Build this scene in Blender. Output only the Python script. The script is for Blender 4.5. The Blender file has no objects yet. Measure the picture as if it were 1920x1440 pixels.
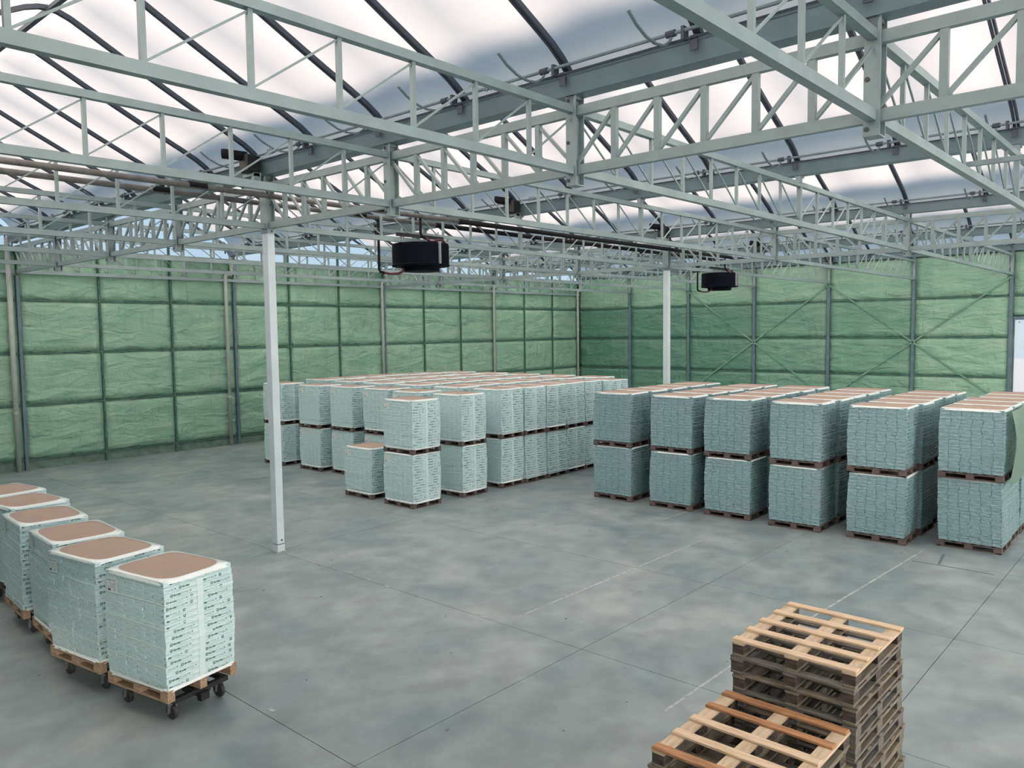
import bpy, math, random
from mathutils import Matrix, Vector

PI = math.pi
random.seed(7)
scn = bpy.context.scene
C = scn.collection

# ------------------------------------------------------------------ camera
YAW, PITCH, ROLL, FPX = -0.7286, -0.0676, -0.0129, 1477.19
fw = Vector((math.cos(PITCH) * math.sin(YAW), math.cos(PITCH) * math.cos(YAW), math.sin(PITCH)))
rt = Vector((math.cos(YAW), -math.sin(YAW), 0))
up = rt.cross(fw)
cr, sr = math.cos(ROLL), math.sin(ROLL)
rt, up = cr * rt + sr * up, -sr * rt + cr * up
cam_data = bpy.data.cameras.new('camera')
cam = bpy.data.objects.new('camera', cam_data)
C.objects.link(cam)
m = Matrix((rt, up, -fw)).transposed().to_4x4()
m.translation = Vector((30.807, -41.0245, 4.6406))
cam.matrix_world = m
cam_data.sensor_width = 36.0
cam_data.lens = 36.0 * FPX / 1920.0
cam_data.clip_end = 500
scn.camera = cam

# ------------------------------------------------------------------ world, sun, exposure
SKY_STRENGTH = 1.0
world = bpy.data.worlds.new('world')
scn.world = world
world.use_nodes = True
wn = world.node_tree
wn.nodes.clear()
wo = wn.nodes.new('ShaderNodeOutputWorld')
wb = wn.nodes.new('ShaderNodeBackground')
tc = wn.nodes.new('ShaderNodeTexCoord')
sep = wn.nodes.new('ShaderNodeSeparateXYZ')
ramp = wn.nodes.new('ShaderNodeValToRGB')
ramp.color_ramp.elements[0].position = 0.0
ramp.color_ramp.elements[0].color = (1.0, 1.15, 1.25, 1)
e_ = ramp.color_ramp.elements.new(0.16)
e_.color = (0.56, 0.78, 0.98, 1)
ramp.color_ramp.elements[2].position = 0.42
ramp.color_ramp.elements[2].color = (0.09, 0.19, 0.31, 1)
wn.links.new(tc.outputs['Generated'], sep.inputs[0])
wn.links.new(sep.outputs['Z'], ramp.inputs[0])
wn.links.new(ramp.outputs[0], wb.inputs[0])
wb.inputs[1].default_value = SKY_STRENGTH
wn.links.new(wb.outputs[0], wo.inputs[0])

sun_data = bpy.data.lights.new('sun', 'SUN')
sun_data.energy = 25.5
sun_data.angle = math.radians(6)
sun_data.color = (1.0, 0.79, 0.66)
sun = bpy.data.objects.new('sun', sun_data)
C.objects.link(sun)
sdir = Vector((-1.4, 0.60, -0.51)).normalized()     # low sun, shining from the right and from behind the camera
sun.rotation_euler = sdir.to_track_quat('-Z', 'Y').to_euler()
sun.location = (20, -60, 40)

scn.view_settings.view_transform = 'Standard'
scn.view_settings.look = 'None'
scn.view_settings.gamma = 1.0
scn.view_settings.use_curve_mapping = False
scn.view_settings.exposure = -0.22
scn.cycles.use_denoising = True
scn.cycles.max_bounces = 10
scn.cycles.diffuse_bounces = 6
scn.cycles.transmission_bounces = 6
scn.cycles.caustics_reflective = False
scn.cycles.caustics_refractive = False


# ------------------------------------------------------------------ materials
def new_mat(name):
    mt = bpy.data.materials.new(name)
    mt.use_nodes = True
    nt = mt.node_tree
    b = nt.nodes['Principled BSDF']
    return mt, nt, b


def mat(name, col, rough=0.5, metal=0.0, noise=0.0, scale=4.0, bump=0.0, bscale=30.0, spec=0.5, stretch=None, col2=None, coat=0.0):
    mt, nt, b = new_mat(name)
    b.inputs['Roughness'].default_value = rough
    b.inputs['Metallic'].default_value = metal
    b.inputs['Specular IOR Level'].default_value = spec
    b.inputs['Coat Weight'].default_value = coat
    b.inputs['Base Color'].default_value = (*col, 1)
    t = nt.nodes.new('ShaderNodeTexCoord')
    mp = nt.nodes.new('ShaderNodeMapping')
    nt.links.new(t.outputs['Object'], mp.inputs[0])
    if stretch:
        mp.inputs['Scale'].default_value = stretch
    if noise > 0 or col2:
        n = nt.nodes.new('ShaderNodeTexNoise')
        n.inputs['Scale'].default_value = scale
        n.inputs['Detail'].default_value = 5
        nt.links.new(mp.outputs[0], n.inputs['Vector'])
        r = nt.nodes.new('ShaderNodeValToRGB')
        c2 = col2 or tuple(c * (1 - noise) for c in col)
        r.color_ramp.elements[0].position = 0.35
        r.color_ramp.elements[1].position = 0.65
        r.color_ramp.elements[0].color = (*c2, 1)
        r.color_ramp.elements[1].color = (*(min(1, c * (1 + noise * 0.3)) for c in col), 1)
        nt.links.new(n.outputs['Fac'], r.inputs[0])
        nt.links.new(r.outputs[0], b.inputs['Base Color'])
    if bump > 0:
        n2 = nt.nodes.new('ShaderNodeTexNoise')
        n2.inputs['Scale'].default_value = bscale
        n2.inputs['Detail'].default_value = 4
        nt.links.new(mp.outputs[0], n2.inputs['Vector'])
        bp = nt.nodes.new('ShaderNodeBump')
        bp.inputs['Strength'].default_value = 1.0
        bp.inputs['Distance'].default_value = bump
        nt.links.new(n2.outputs['Fac'], bp.inputs['Height'])
        nt.links.new(bp.outputs[0], b.inputs['Normal'])
    return mt


M = {}
M['steel'] = mat('painted_steel', (0.225, 0.305, 0.32), 0.42, noise=0.10, scale=3)
M['column'] = mat('column_paint', (0.50, 0.61, 0.66), 0.45, noise=0.06, scale=2)
M['galv'] = mat('galvanised_steel', (0.20, 0.27, 0.30), 0.45, metal=0.35, noise=0.15, scale=5)
M['rib'] = mat('rib_aluminium', (0.045, 0.06, 0.085), 0.6)
M['gutter'] = mat('gutter_steel', (0.21, 0.29, 0.33), 0.45, metal=0.3, noise=0.12, scale=2)
M['wallpost'] = mat('wall_post_steel', (0.10, 0.17, 0.21), 0.5, noise=0.2, scale=4)
M['wallrail'] = mat('oversprayed_rail', (0.055, 0.14, 0.115), 0.7, noise=0.4, scale=9)
M['kerb'] = mat('kerb_panel', (0.12, 0.20, 0.165), 0.6, noise=0.4, scale=3)
M['pvc'] = mat('grey_pvc', (0.36, 0.42, 0.40), 0.45, noise=0.12, scale=3)
M['pipe'] = mat('steel_pipe', (0.16, 0.16, 0.155), 0.5, metal=0.2, noise=0.3, scale=6)
M['rubber'] = mat('black_insulation', (0.006, 0.007, 0.01), 0.7, spec=0.2)
M['fan'] = mat('black_fan_drum', (0.002, 0.004, 0.009), 0.75, spec=0.08)
M['hose'] = mat('dark_red_hose', (0.07, 0.012, 0.02), 0.4)
M['zinc'] = mat('zinc_strap', (0.35, 0.40, 0.42), 0.4, metal=0.3)
M['bolt'] = mat('dark_bolt', (0.05, 0.06, 0.07), 0.5)
M['pack'] = mat('film_wrapped_slab', (0.49, 0.68, 0.71), 0.30, noise=0.08, scale=6, bump=0.019, bscale=12, stretch=(1, 1, 2.6), coat=0.25)
M['pack_shaded'] = mat('shaded_wrapped_slab', (0.225, 0.365, 0.405), 0.30, noise=0.2, scale=10, bump=0.03, bscale=11, stretch=(1, 1, 2.6), coat=0.3)  # shade on the right-hand block, put into a darker wrap colour
M['wrap'] = mat('stretch_film', (0.68, 0.78, 0.80), 0.28, noise=0.05, scale=14, bump=0.004, bscale=25, coat=0.4)
M['tape'] = mat('seam_band', (0.53, 0.69, 0.71), 0.3, bump=0.004, bscale=20)
M['print'] = mat('green_print', (0.035, 0.115, 0.095), 0.5)
M['printl'] = mat('grey_green_print', (0.16, 0.27, 0.25), 0.5)
M['card'] = mat('brown_cardboard', (0.35, 0.275, 0.225), 0.75, noise=0.06, scale=3, bump=0.002, bscale=60)
M['paper'] = mat('label_paper', (0.66, 0.75, 0.75), 0.5)
M['ink'] = mat('label_ink', (0.03, 0.05, 0.06), 0.5)
M['black'] = mat('black_metal', (0.012, 0.014, 0.016), 0.45, metal=0.2)
M['wheel'] = mat('caster_rubber', (0.02, 0.022, 0.025), 0.5)
M['chrome'] = mat('caster_fork', (0.25, 0.30, 0.30), 0.35, metal=0.7)
M['scuff'] = mat('chalk_mark', (0.36, 0.41, 0.41), 0.6, noise=0.35, scale=9)
M['tyre'] = mat('tyre_mark', (0.10, 0.14, 0.16), 0.5)
M['ground'] = mat('outside_ground', (0.52, 0.60, 0.66), 0.9)


def wood(name, a, b2, rough=0.7):
    return mat(name, a, rough, col2=b2, scale=5, stretch=(1.2, 9, 9), bump=0.003, bscale=18)


M['pine'] = wood('fresh_pine', (0.66, 0.53, 0.37), (0.50, 0.38, 0.25))
M['pine2'] = wood('pale_pine', (0.58, 0.47, 0.34), (0.42, 0.33, 0.22))
M['amber'] = wood('orange_pine', (0.45, 0.24, 0.11), (0.25, 0.12, 0.06))
M['weather'] = wood('weathered_wood', (0.215, 0.19, 0.14), (0.11, 0.10, 0.08))
M['weather2'] = wood('grey_wood', (0.17, 0.165, 0.145), (0.08, 0.08, 0.075))
M['block'] = wood('dark_chip_block', (0.085, 0.066, 0.055), (0.03, 0.025, 0.022))
M['loadwood'] = wood('load_pallet_wood', (0.12, 0.095, 0.09), (0.06, 0.05, 0.05))
M['cartwood'] = wood('cart_pallet_wood', (0.36, 0.27, 0.19), (0.22, 0.16, 0.11))


def foam_mat(name='green_spray_foam', k=1.0, kr=1.0):
    mt, nt, b = new_mat(name)
    b.inputs['Roughness'].default_value = 0.55
    g = nt.nodes.new('ShaderNodeNewGeometry')
    mp = nt.nodes.new('ShaderNodeMapping')
    mp.inputs['Scale'].default_value = (1, 1, 2.6)
    nt.links.new(g.outputs['Position'], mp.inputs[0])
    n = nt.nodes.new('ShaderNodeTexNoise')
    n.inputs['Scale'].default_value = 0.9
    n.inputs['Detail'].default_value = 6
    nt.links.new(mp.outputs[0], n.inputs['Vector'])
    r = nt.nodes.new('ShaderNodeValToRGB')
    r.color_ramp.elements[0].position = 0.3
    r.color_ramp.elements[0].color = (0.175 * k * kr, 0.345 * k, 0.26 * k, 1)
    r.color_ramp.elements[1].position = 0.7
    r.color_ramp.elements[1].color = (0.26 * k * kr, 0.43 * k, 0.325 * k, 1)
    nt.links.new(n.outputs['Fac'], r.inputs[0])
    nt.links.new(r.outputs[0], b.inputs['Base Color'])
    # sprayed ripples: soft lumps, some running sideways, some downwards
    hs = []
    for sc_, det, stretch, w in ((0.8, 3, (1, 1, 3.2), 1.0), (1.0, 3, (2.6, 2.6, 0.7), 0.7), (5.0, 5, (1, 1, 2.2), 0.12)):
        n2 = nt.nodes.new('ShaderNodeTexNoise')
        n2.inputs['Scale'].default_value = sc_
        n2.inputs['Detail'].default_value = det
        n2.inputs['Distortion'].default_value = 0.8
        mp2 = nt.nodes.new('ShaderNodeMapping')
        mp2.inputs['Scale'].default_value = stretch
        nt.links.new(g.outputs['Position'], mp2.inputs[0])
        nt.links.new(mp2.outputs[0], n2.inputs['Vector'])
        mu = nt.nodes.new('ShaderNodeMath')
        mu.operation = 'MULTIPLY'
        mu.inputs[1].default_value = w
        nt.links.new(n2.outputs['Fac'], mu.inputs[0])
        hs.append(mu)
    ad = nt.nodes.new('ShaderNodeMath')
    ad2 = nt.nodes.new('ShaderNodeMath')
    nt.links.new(hs[0].outputs[0], ad.inputs[0])
    nt.links.new(hs[1].outputs[0], ad.inputs[1])
    nt.links.new(ad.outputs[0], ad2.inputs[0])
    nt.links.new(hs[2].outputs[0], ad2.inputs[1])
    bp = nt.nodes.new('ShaderNodeBump')
    bp.inputs['Distance'].default_value = 0.12
    nt.links.new(ad2.outputs[0], bp.inputs['Height'])
    nt.links.new(bp.outputs[0], b.inputs['Normal'])
    return mt


M['foam'] = foam_mat()
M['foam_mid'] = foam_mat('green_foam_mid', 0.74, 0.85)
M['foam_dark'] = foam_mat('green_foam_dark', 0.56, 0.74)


def floor_mat():
    mt, nt, b = new_mat('power_floated_concrete')
    g = nt.nodes.new('ShaderNodeNewGeometry')

    def noise(s, d, mapping=None, dist=0.0):
        n = nt.nodes.new('ShaderNodeTexNoise')
        n.inputs['Scale'].default_value = s
        n.inputs['Detail'].default_value = d
        n.inputs['Distortion'].default_value = dist
        if mapping:
            mp = nt.nodes.new('ShaderNodeMapping')
            mp.inputs['Scale'].default_value = mapping
            nt.links.new(g.outputs['Position'], mp.inputs[0])
            nt.links.new(mp.outputs[0], n.inputs['Vector'])
        else:
            nt.links.new(g.outputs['Position'], n.inputs['Vector'])
        return n
    a = noise(0.55, 8, dist=0.6)
    r = nt.nodes.new('ShaderNodeValToRGB')
    e = r.color_ramp.elements
    e[0].position = 0.30
    e[0].color = (0.150, 0.215, 0.232, 1)
    e[1].position = 0.72
    e[1].color = (0.285, 0.335, 0.34, 1)
    mid = e.new(0.5)
    mid.color = (0.212, 0.272, 0.282, 1)
    nt.links.new(a.outputs['Fac'], r.inputs[0])
    c = noise(2.2, 9, (1, 0.8, 1), 0.3)
    r2 = nt.nodes.new('ShaderNodeValToRGB')
    r2.color_ramp.elements[0].position = 0.35
    r2.color_ramp.elements[0].color = (0.78, 0.79, 0.80, 1)
    r2.color_ramp.elements[1].position = 0.7
    r2.color_ramp.elements[1].color = (1.12, 1.12, 1.12, 1)
    nt.links.new(c.outputs['Fac'], r2.inputs[0])
    mx = nt.nodes.new('ShaderNodeMixRGB')
    mx.blend_type = 'MULTIPLY'
    mx.inputs[0].default_value = 1
    nt.links.new(r.outputs[0], mx.inputs[1])
    nt.links.new(r2.outputs[0], mx.inputs[2])
    nt.links.new(mx.outputs[0], b.inputs['Base Color'])
    r3 = nt.nodes.new('ShaderNodeMapRange')
    r3.inputs['To Min'].default_value = 0.32
    r3.inputs['To Max'].default_value = 0.50
    nt.links.new(a.outputs['Fac'], r3.inputs[0])
    nt.links.new(r3.outputs[0], b.inputs['Roughness'])
    b.inputs['Specular IOR Level'].default_value = 0.75
    return mt


M['floor'] = floor_mat()
M['joint'] = mat('joint_filler', (0.10, 0.11, 0.115), 0.8)


def film_mat(name, tcol, dcol, mix):
    mt = bpy.data.materials.new(name)
    mt.use_nodes = True
    nt = mt.node_tree
    nt.nodes.clear()
    o = nt.nodes.new('ShaderNodeOutputMaterial')
    tr = nt.nodes.new('ShaderNodeBsdfTranslucent')
    df = nt.nodes.new('ShaderNodeBsdfDiffuse')
    mx = nt.nodes.new('ShaderNodeMixShader')
    tr.inputs[0].default_value = (*tcol, 1)
    df.inputs[0].default_value = (*dcol, 1)
    mx.inputs[0].default_value = mix
    n = nt.nodes.new('ShaderNodeTexNoise')
    n.inputs['Scale'].default_value = 0.5
    n.inputs['Detail'].default_value = 3
    g = nt.nodes.new('ShaderNodeNewGeometry')
    nt.links.new(g.outputs['Position'], n.inputs['Vector'])
    bp = nt.nodes.new('ShaderNodeBump')
    bp.inputs['Distance'].default_value = 0.006
    nt.links.new(n.outputs['Fac'], bp.inputs['Height'])
    nt.links.new(bp.outputs[0], tr.inputs['Normal'])
    nt.links.new(tr.outputs[0], mx.inputs[1])
    nt.links.new(df.outputs[0], mx.inputs[2])
    nt.links.new(mx.outputs[0], o.inputs[0])
    return mt


M['film'] = film_mat('roof_film', (0.93, 0.96, 0.97), (0.6, 0.66, 0.7), 0.07)
M['sidefilm'] = film_mat('side_film', (0.92, 0.95, 0.97), (0.75, 0.78, 0.8), 0.1)
M['opaque_panel'] = mat('unseen_opaque_panel', (0.62, 0.70, 0.71), 0.7)  # for unseen surfaces; added on the first tunnel to hold back roof light
M['tarp'] = film_mat('white_tarp', (0.97, 0.98, 1.0), (0.85, 0.87, 0.9), 0.12)
nt_ = M['tarp'].node_tree
o_ = [n for n in nt_.nodes if n.type == 'OUTPUT_MATERIAL'][0]
sh_ = o_.inputs[0].links[0].from_socket
tp_, m2_ = nt_.nodes.new('ShaderNodeBsdfTransparent'), nt_.nodes.new('ShaderNodeMixShader')
m2_.inputs[0].default_value = 0.5
nt_.links.new(sh_, m2_.inputs[1])
nt_.links.new(tp_.outputs[0], m2_.inputs[2])
nt_.links.new(m2_.outputs[0], o_.inputs[0])
M['torn'] = film_mat('torn_green_film', (0.14, 0.24, 0.20), (0.24, 0.36, 0.31), 0.6)


def glass_mat():
    mt = bpy.data.materials.new('clear_sheet')
    mt.use_nodes = True
    nt = mt.node_tree
    nt.nodes.clear()
    o = nt.nodes.new('ShaderNodeOutputMaterial')
    t = nt.nodes.new('ShaderNodeBsdfTransparent')
    gl = nt.nodes.new('ShaderNodeBsdfGlossy')
    t.inputs[0].default_value = (0.93, 0.96, 0.98, 1)
    gl.inputs['Roughness'].default_value = 0.15
    mx = nt.nodes.new('ShaderNodeMixShader')
    mx.inputs[0].default_value = 0.06
    nt.links.new(t.outputs[0], mx.inputs[1])
    nt.links.new(gl.outputs[0], mx.inputs[2])
    nt.links.new(mx.outputs[0], o.inputs[0])
    return mt


M['glass'] = glass_mat()


# ------------------------------------------------------------------ mesh helpers
class MB:
    def __init__(self):
        self.v, self.f, self.mi = [], [], []

    def add(self, vs, fs, mi=0):
        o = len(self.v)
        self.v += [tuple(p) for p in vs]
        self.f += [tuple(i + o for i in f) for f in fs]
        self.mi += [mi] * len(fs)
        return self

    def box(self, x0, x1, y0, y1, z0, z1, mi=0):
        vs = [(x0, y0, z0), (x1, y0, z0), (x1, y1, z0), (x0, y1, z0), (x0, y0, z1), (x1, y0, z1), (x1, y1, z1), (x0, y1, z1)]
        return self.add(vs, [(0, 3, 2, 1), (4, 5, 6, 7), (0, 1, 5, 4), (1, 2, 6, 5), (2, 3, 7, 6), (3, 0, 4, 7)], mi)

    def bev(self, x0, x1, y0, y1, z0, z1, r, mi=0):
        """box with chamfered edges"""
        vs = []
        for sx in (0, 1):
            for sy in (0, 1):
                for sz in (0, 1):
                    X, Y, Z = (x0, x1)[sx], (y0, y1)[sy], (z0, z1)[sz]
                    dx, dy, dz = (r, -r)[sx], (r, -r)[sy], (r, -r)[sz]
                    vs += [(X, Y + dy, Z + dz), (X + dx, Y, Z + dz), (X + dx, Y + dy, Z)]
        def i(sx, sy, sz, k): return (sx * 4 + sy * 2 + sz) * 3 + k
        fs = [(i(0, 0, 0, 0), i(0, 0, 1, 0), i(0, 1, 1, 0), i(0, 1, 0, 0)),
              (i(1, 0, 0, 0), i(1, 1, 0, 0), i(1, 1, 1, 0), i(1, 0, 1, 0)),
              (i(0, 0, 0, 1), i(1, 0, 0, 1), i(1, 0, 1, 1), i(0, 0, 1, 1)),
              (i(0, 1, 0, 1), i(0, 1, 1, 1), i(1, 1, 1, 1), i(1, 1, 0, 1)),
              (i(0, 0, 0, 2), i(0, 1, 0, 2), i(1, 1, 0, 2), i(1, 0, 0, 2)),
              (i(0, 0, 1, 2), i(1, 0, 1, 2), i(1, 1, 1, 2), i(0, 1, 1, 2))]
        for sz in (0, 1):
            for sy in (0, 1):
                q = (i(0, sy, sz, 1), i(0, sy, sz, 2), i(1, sy, sz, 2), i(1, sy, sz, 1))
                fs.append(q if (sy == sz) else q[::-1])
            for sx in (0, 1):
                q = (i(sx, 0, sz, 2), i(sx, 0, sz, 0), i(sx, 1, sz, 0), i(sx, 1, sz, 2))
                fs.append(q if (sx == sz) else q[::-1])
        for sx in (0, 1):
            for sy in (0, 1):
                q = (i(sx, sy, 0, 0), i(sx, sy, 0, 1), i(sx, sy, 1, 1), i(sx, sy, 1, 0))
                fs.append(q if (sx == sy) else q[::-1])
                for sz in (0, 1):
                    t = (i(sx, sy, sz, 0), i(sx, sy, sz, 2), i(sx, sy, sz, 1))
                    fs.append(t if (sx + sy + sz) % 2 == 0 else t[::-1])
        return self.add(vs, fs, mi)

    def beam(self, a, b, w, h, mi=0):
        """rectangular bar between two points, w sideways, h upwards"""
        a, b = Vector(a), Vector(b)
        d = (b - a).normalized()
        ref = Vector((0, 0, 1)) if abs(d.z) < 0.99 else Vector((0, 1, 0))
        s = d.cross(ref).normalized() * (w / 2)
        u = s.normalized().cross(d).normalized() * (h / 2)
        vs = []
        for p in (a, b):
            vs += [p - s - u, p + s - u, p + s + u, p - s + u]
        return self.add(vs, [(3, 2, 1, 0), (4, 5, 6, 7), (0, 1, 5, 4), (1, 2, 6, 5), (2, 3, 7, 6), (3, 0, 4, 7)], mi)

    def tube(self, pts, r, n=8, mi=0, cap=True):
        pts = [Vector(p) for p in pts]
        o = len(self.v)
        ref = None
        for k, p in enumerate(pts):
            if k == 0: d = pts[1] - p
            elif k == len(pts) - 1: d = p - pts[k - 1]
            else: d = pts[k + 1] - pts[k - 1]
            d.normalize()
            if ref is None:
                ref = Vector((0, 0, 1)) if abs(d.z) < 0.9 else Vector((1, 0, 0))
            s = d.cross(ref).normalized()
            u = s.cross(d).normalized()
            ref = u
            for j in range(n):
                a = 2 * PI * j / n
                self.v.append(tuple(p + s * (r * math.cos(a)) + u * (r * math.sin(a))))
        for k in range(len(pts) - 1):
            for j in range(n):
                a, b = o + k * n + j, o + k * n + (j + 1) % n
                self.f.append((a, b, b + n, a + n))
                self.mi.append(mi)
        if cap:
            self.f.append(tuple(o + j for j in range(n))[::-1])
            self.f.append(tuple(o + (len(pts) - 1) * n + j for j in range(n)))
            self.mi += [mi, mi]
        return self

    def lathe(self, prof, c=(0, 0, 0), n=28, mi=0):
        """prof: list of (r, z)"""
        o = len(self.v)
        for r, z in prof:
            for j in range(n):
                a = 2 * PI * j / n
                self.v.append((c[0] + r * math.cos(a), c[1] + r * math.sin(a), c[2] + z))
        for k in range(len(prof) - 1):
            for j in range(n):
                a, b = o + k * n + j, o + k * n + (j + 1) % n
                self.f.append((a, b, b + n, a + n))
                self.mi.append(mi)
        self.f.append(tuple(o + j for j in range(n))[::-1])
        self.f.append(tuple(o + (len(prof) - 1) * n + j for j in range(n)))
        self.mi += [mi, mi]
        return self

    def mesh(self, name, mats, smooth=False):
        me = bpy.data.meshes.new(name)
        me.from_pydata(self.v, [], self.f)
        if not isinstance(mats, (list, tuple)):
            mats = [mats]
        for q in mats:
            me.materials.append(q)
        if len(mats) > 1:
            me.polygons.foreach_set('material_index', self.mi)
        if smooth:
            me.polygons.foreach_set('use_smooth', [True] * len(me.polygons))
        me.update()
        return me


def link(name, me, parent=None, loc=(0, 0, 0), rz=0.0, kind=None, label=None):
    o = bpy.data.objects.new(name, me)
    C.objects.link(o)
    o.location = loc
    if rz:
        o.rotation_euler = (0, 0, rz)
    if parent is not None:
        o.parent = parent
    if kind:
        o['kind'] = kind
    if label:
        o['label'] = label
    return o


def thing(name, label, cat, loc=(0, 0, 0), rz=0.0, group=None, me=None):
    o = link(name, me, None, loc, rz)
    o['label'] = label
    o['category'] = cat
    if group:
        o['group'] = group
    return o


def struct(name, label=None, me=None):
    o = link(name, me, kind='structure')
    if label:
        o['label'] = label
    return o


ORD = ['first', 'second', 'third', 'fourth', 'fifth', 'sixth', 'seventh', 'eighth', 'ninth', 'tenth', 'eleventh', 'twelfth',
       'thirteenth', 'fourteenth', 'fifteenth']

# ------------------------------------------------------------------ floor
Y_FRONT = -48.0
X_END = 44.0
floor = struct('floor', 'grey power-floated concrete floor of large slabs', MB().box(-0.3, X_END, Y_FRONT, 0.3, -0.2, -0.012).mesh('floor', M['joint']))
xs = [0.0, 8, 16, 24.075, 28.075, 32.1, 36.1, 40.1, X_END]
ys = [-48, -44.1, -40.1, -36.1, -32.04, -28.2, -24.2, -16.1, -8.1, 0.0]
g = 0.005
for i in range(len(xs) - 1):
    for j in range(len(ys) - 1):
        me = MB().box(xs[i] + g, xs[i + 1] - g, ys[j] + g, ys[j + 1] - g, -0.1, 0.0).mesh('slab', M['floor'])
        link('slab', me, floor)
ground = struct('ground', 'outside ground', MB().box(-80, 120, -120, 90, -0.5, -0.21).mesh('ground', M['ground']))


def decal(name, pts, w, mt, z=0.0015):
    b = MB()
    for (x0, y0), (x1, y1) in zip(pts[:-1], pts[1:]):
        b.beam((x0, y0, z), (x1, y1, z), w, 0.002)
    return link(name, b.mesh(name, mt), floor)


decal('chalk_line', [(22.51, -31.7), (22.56, -25.1)], 0.032, M['scuff'])
decal('chalk_line', [(25.97, -32.9), (25.99, -31.2), (26.19, -27.9), (26.46, -23.4)], 0.035, M['scuff'])
decal('chalk_line', [(20.9, -24.6), (20.95, -23.4)], 0.04, M['scuff'])
decal('chalk_line', [(17.71, -33.88), (17.9, -33.5)], 0.02, M['scuff'])
decal('tyre_mark', [(26.5, -24.38), (27.3, -24.35), (27.9, -24.38)], 0.045, M['tyre'])
decal('tyre_mark', [(26.95, -24.3), (26.85, -23.5)], 0.05, M['tyre'])
b = MB()
rnd = random.Random(3)
for k in range(46):
    x, y = rnd.uniform(15, 28), rnd.uniform(-38, -23.5)
    s = rnd.uniform(0.008, 0.03)
    a = rnd.uniform(0, PI)
    b.beam((x, y, 0.002), (x + s * math.cos(a) * 1.6, y + s * math.sin(a) * 1.6, 0.003), s, 0.004)
link('debris', b.mesh('debris', M['tyre']), floor, kind='stuff')
# white scraps by the column joint
b = MB()
for (x, y) in [(17.3, -32.03), (19.0, -32.0), (19.6, -32.06), (21.9, -31.98), (18.4, -31.95), (22.2, -36.0)]:
    b.beam((x, y, 0.002), (x + 0.12, y + 0.02, 0.003), 0.05, 0.004)
link('plaster_patch', b.mesh('plaster_patch', M['scuff']), floor, kind='stuff')

# ------------------------------------------------------------------ walls with spray foam panels
RAILS = [0.345, 2.25, 4.06, 5.90]
TOP = 7.66


def foam_panel(wid, hei, seed):
    """puffy foam panel in the local x (along) / z plane, bulging to +y"""
    r = random.Random(seed)
    nx, nz = 13, 9
    ph = [(r.uniform(0, 6), r.uniform(0, 6), r.uniform(1.5, 5), r.uniform(3, 11), r.uniform(0.004, 0.012)) for _ in range(6)]
    vs, fs = [], []
    for k in range(nz + 1):
        for i in range(nx + 1):
            u, v = i / nx, k / nz
            x, z = u * wid, v * hei
            e = min(u, 1 - u) * wid
            e2 = min(v, 1 - v) * hei
            edge = min(1, e / 0.2) * min(1, e2 / 0.2)
            bump = sum(a * math.sin(p + fx * x) * math.sin(q + fz * z) for p, q, fx, fz, a in ph)
            y = 0.035 * edge + bump * edge + (0.02 if v < 0.12 and 0 < k else 0)
            if i in (0, nx) or k in (0, nz): y = 0
            vs.append((x, y, z))
    W = nx + 1
    for k in range(nz):
        for i in range(nx):
            a = k * W + i
            fs.append((a, a + W, a + W + 1, a + 1))
    # sides going back
    o = len(vs)
    ring = [i for i in range(W)] + [k * W + nx for k in range(1, nz + 1)] + [nz * W + i for i in range(nx - 1, -1, -1)] + [k * W for k in range(nz - 1, 0, -1)]
    for i in ring:
        vs.append((vs[i][0], -0.08, vs[i][2]))
    n = len(ring)
    for k in range(n):
        a, c = ring[k], ring[(k + 1) % n]
        fs.append((a, c, o + (k + 1) % n, o + k))
    return MB().add(vs, fs)


# left wall, plane x = 0, facing +x ; posts every 8/3 m
wall_left = struct('wall_left', 'tall green spray-foamed wall on the left', MB().box(-0.22, -0.10, Y_FRONT, 0.1, 0, TOP).mesh('wall_left', M['kerb']))
T = 8 / 3
posts_y = [-48 + k * T for k in range(19)]
heights = [(RAILS[0], RAILS[1]), (RAILS[1], RAILS[2]), (RAILS[2], RAILS[3]), (RAILS[3], TOP)]
fm = {}
for pi in range(len(posts_y) - 1):
    for hi, (z0, z1) in enumerate(heights):
        key = (hi, pi % 3)
        if key not in fm:
            fm[key] = foam_panel(T - 0.09, z1 - z0 - 0.055, 100 + hi * 7 + pi).mesh('foam_panel', M['foam'], smooth=True)
        o = link('foam_panel', fm[key], wall_left, loc=(0.02, posts_y[pi + 1] - 0.045, z0 + 0.028), rz=-PI / 2)
    me = MB().box(-0.04, 0.0, posts_y[pi] + 0.04, posts_y[pi + 1] - 0.04, 0.0, RAILS[0] - 0.03).mesh('kerb_board', M['kerb'])
    link('kerb_board', me, wall_left)
rail_left = MB().box(-0.06, 0.05, Y_FRONT, -0.05, -0.028, 0.028).mesh('rail', M['wallrail'])
for z in RAILS:
    link('rail', rail_left, wall_left, loc=(0, 0, z))
link('rail', rail_left, wall_left, loc=(0, 0, TOP + 0.02))
big = MB().box(-0.06, 0.10, -0.05, 0.05, 0, 6.75).mesh('wall_post', M['wallpost'])
small = MB().box(-0.06, 0.055, -0.032, 0.032, 0, 9.0).mesh('post', M['wallrail'])
midp = MB().box(-0.06, 0.10, -0.05, 0.05, 0, 7.95).mesh('post', M['wallpost'])
for k, y in enumerate(posts_y[:-1]):
    if k % 6 == 0:
        link('main_post', big, wall_left, loc=(0.02, y, 0))
    elif k % 3 == 0:
        link('main_post', midp, wall_left, loc=(0.02, y, 0))
    else:
        link('post', small, wall_left, loc=(0, y, 0))


def interp(P, t):
    for (a, za), (c, zc) in zip(P[:-1], P[1:]):
        if t <= c + 1e-9:
            return za + (zc - za) * (t - a) / (c - a)
    return P[-1][1]


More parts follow.
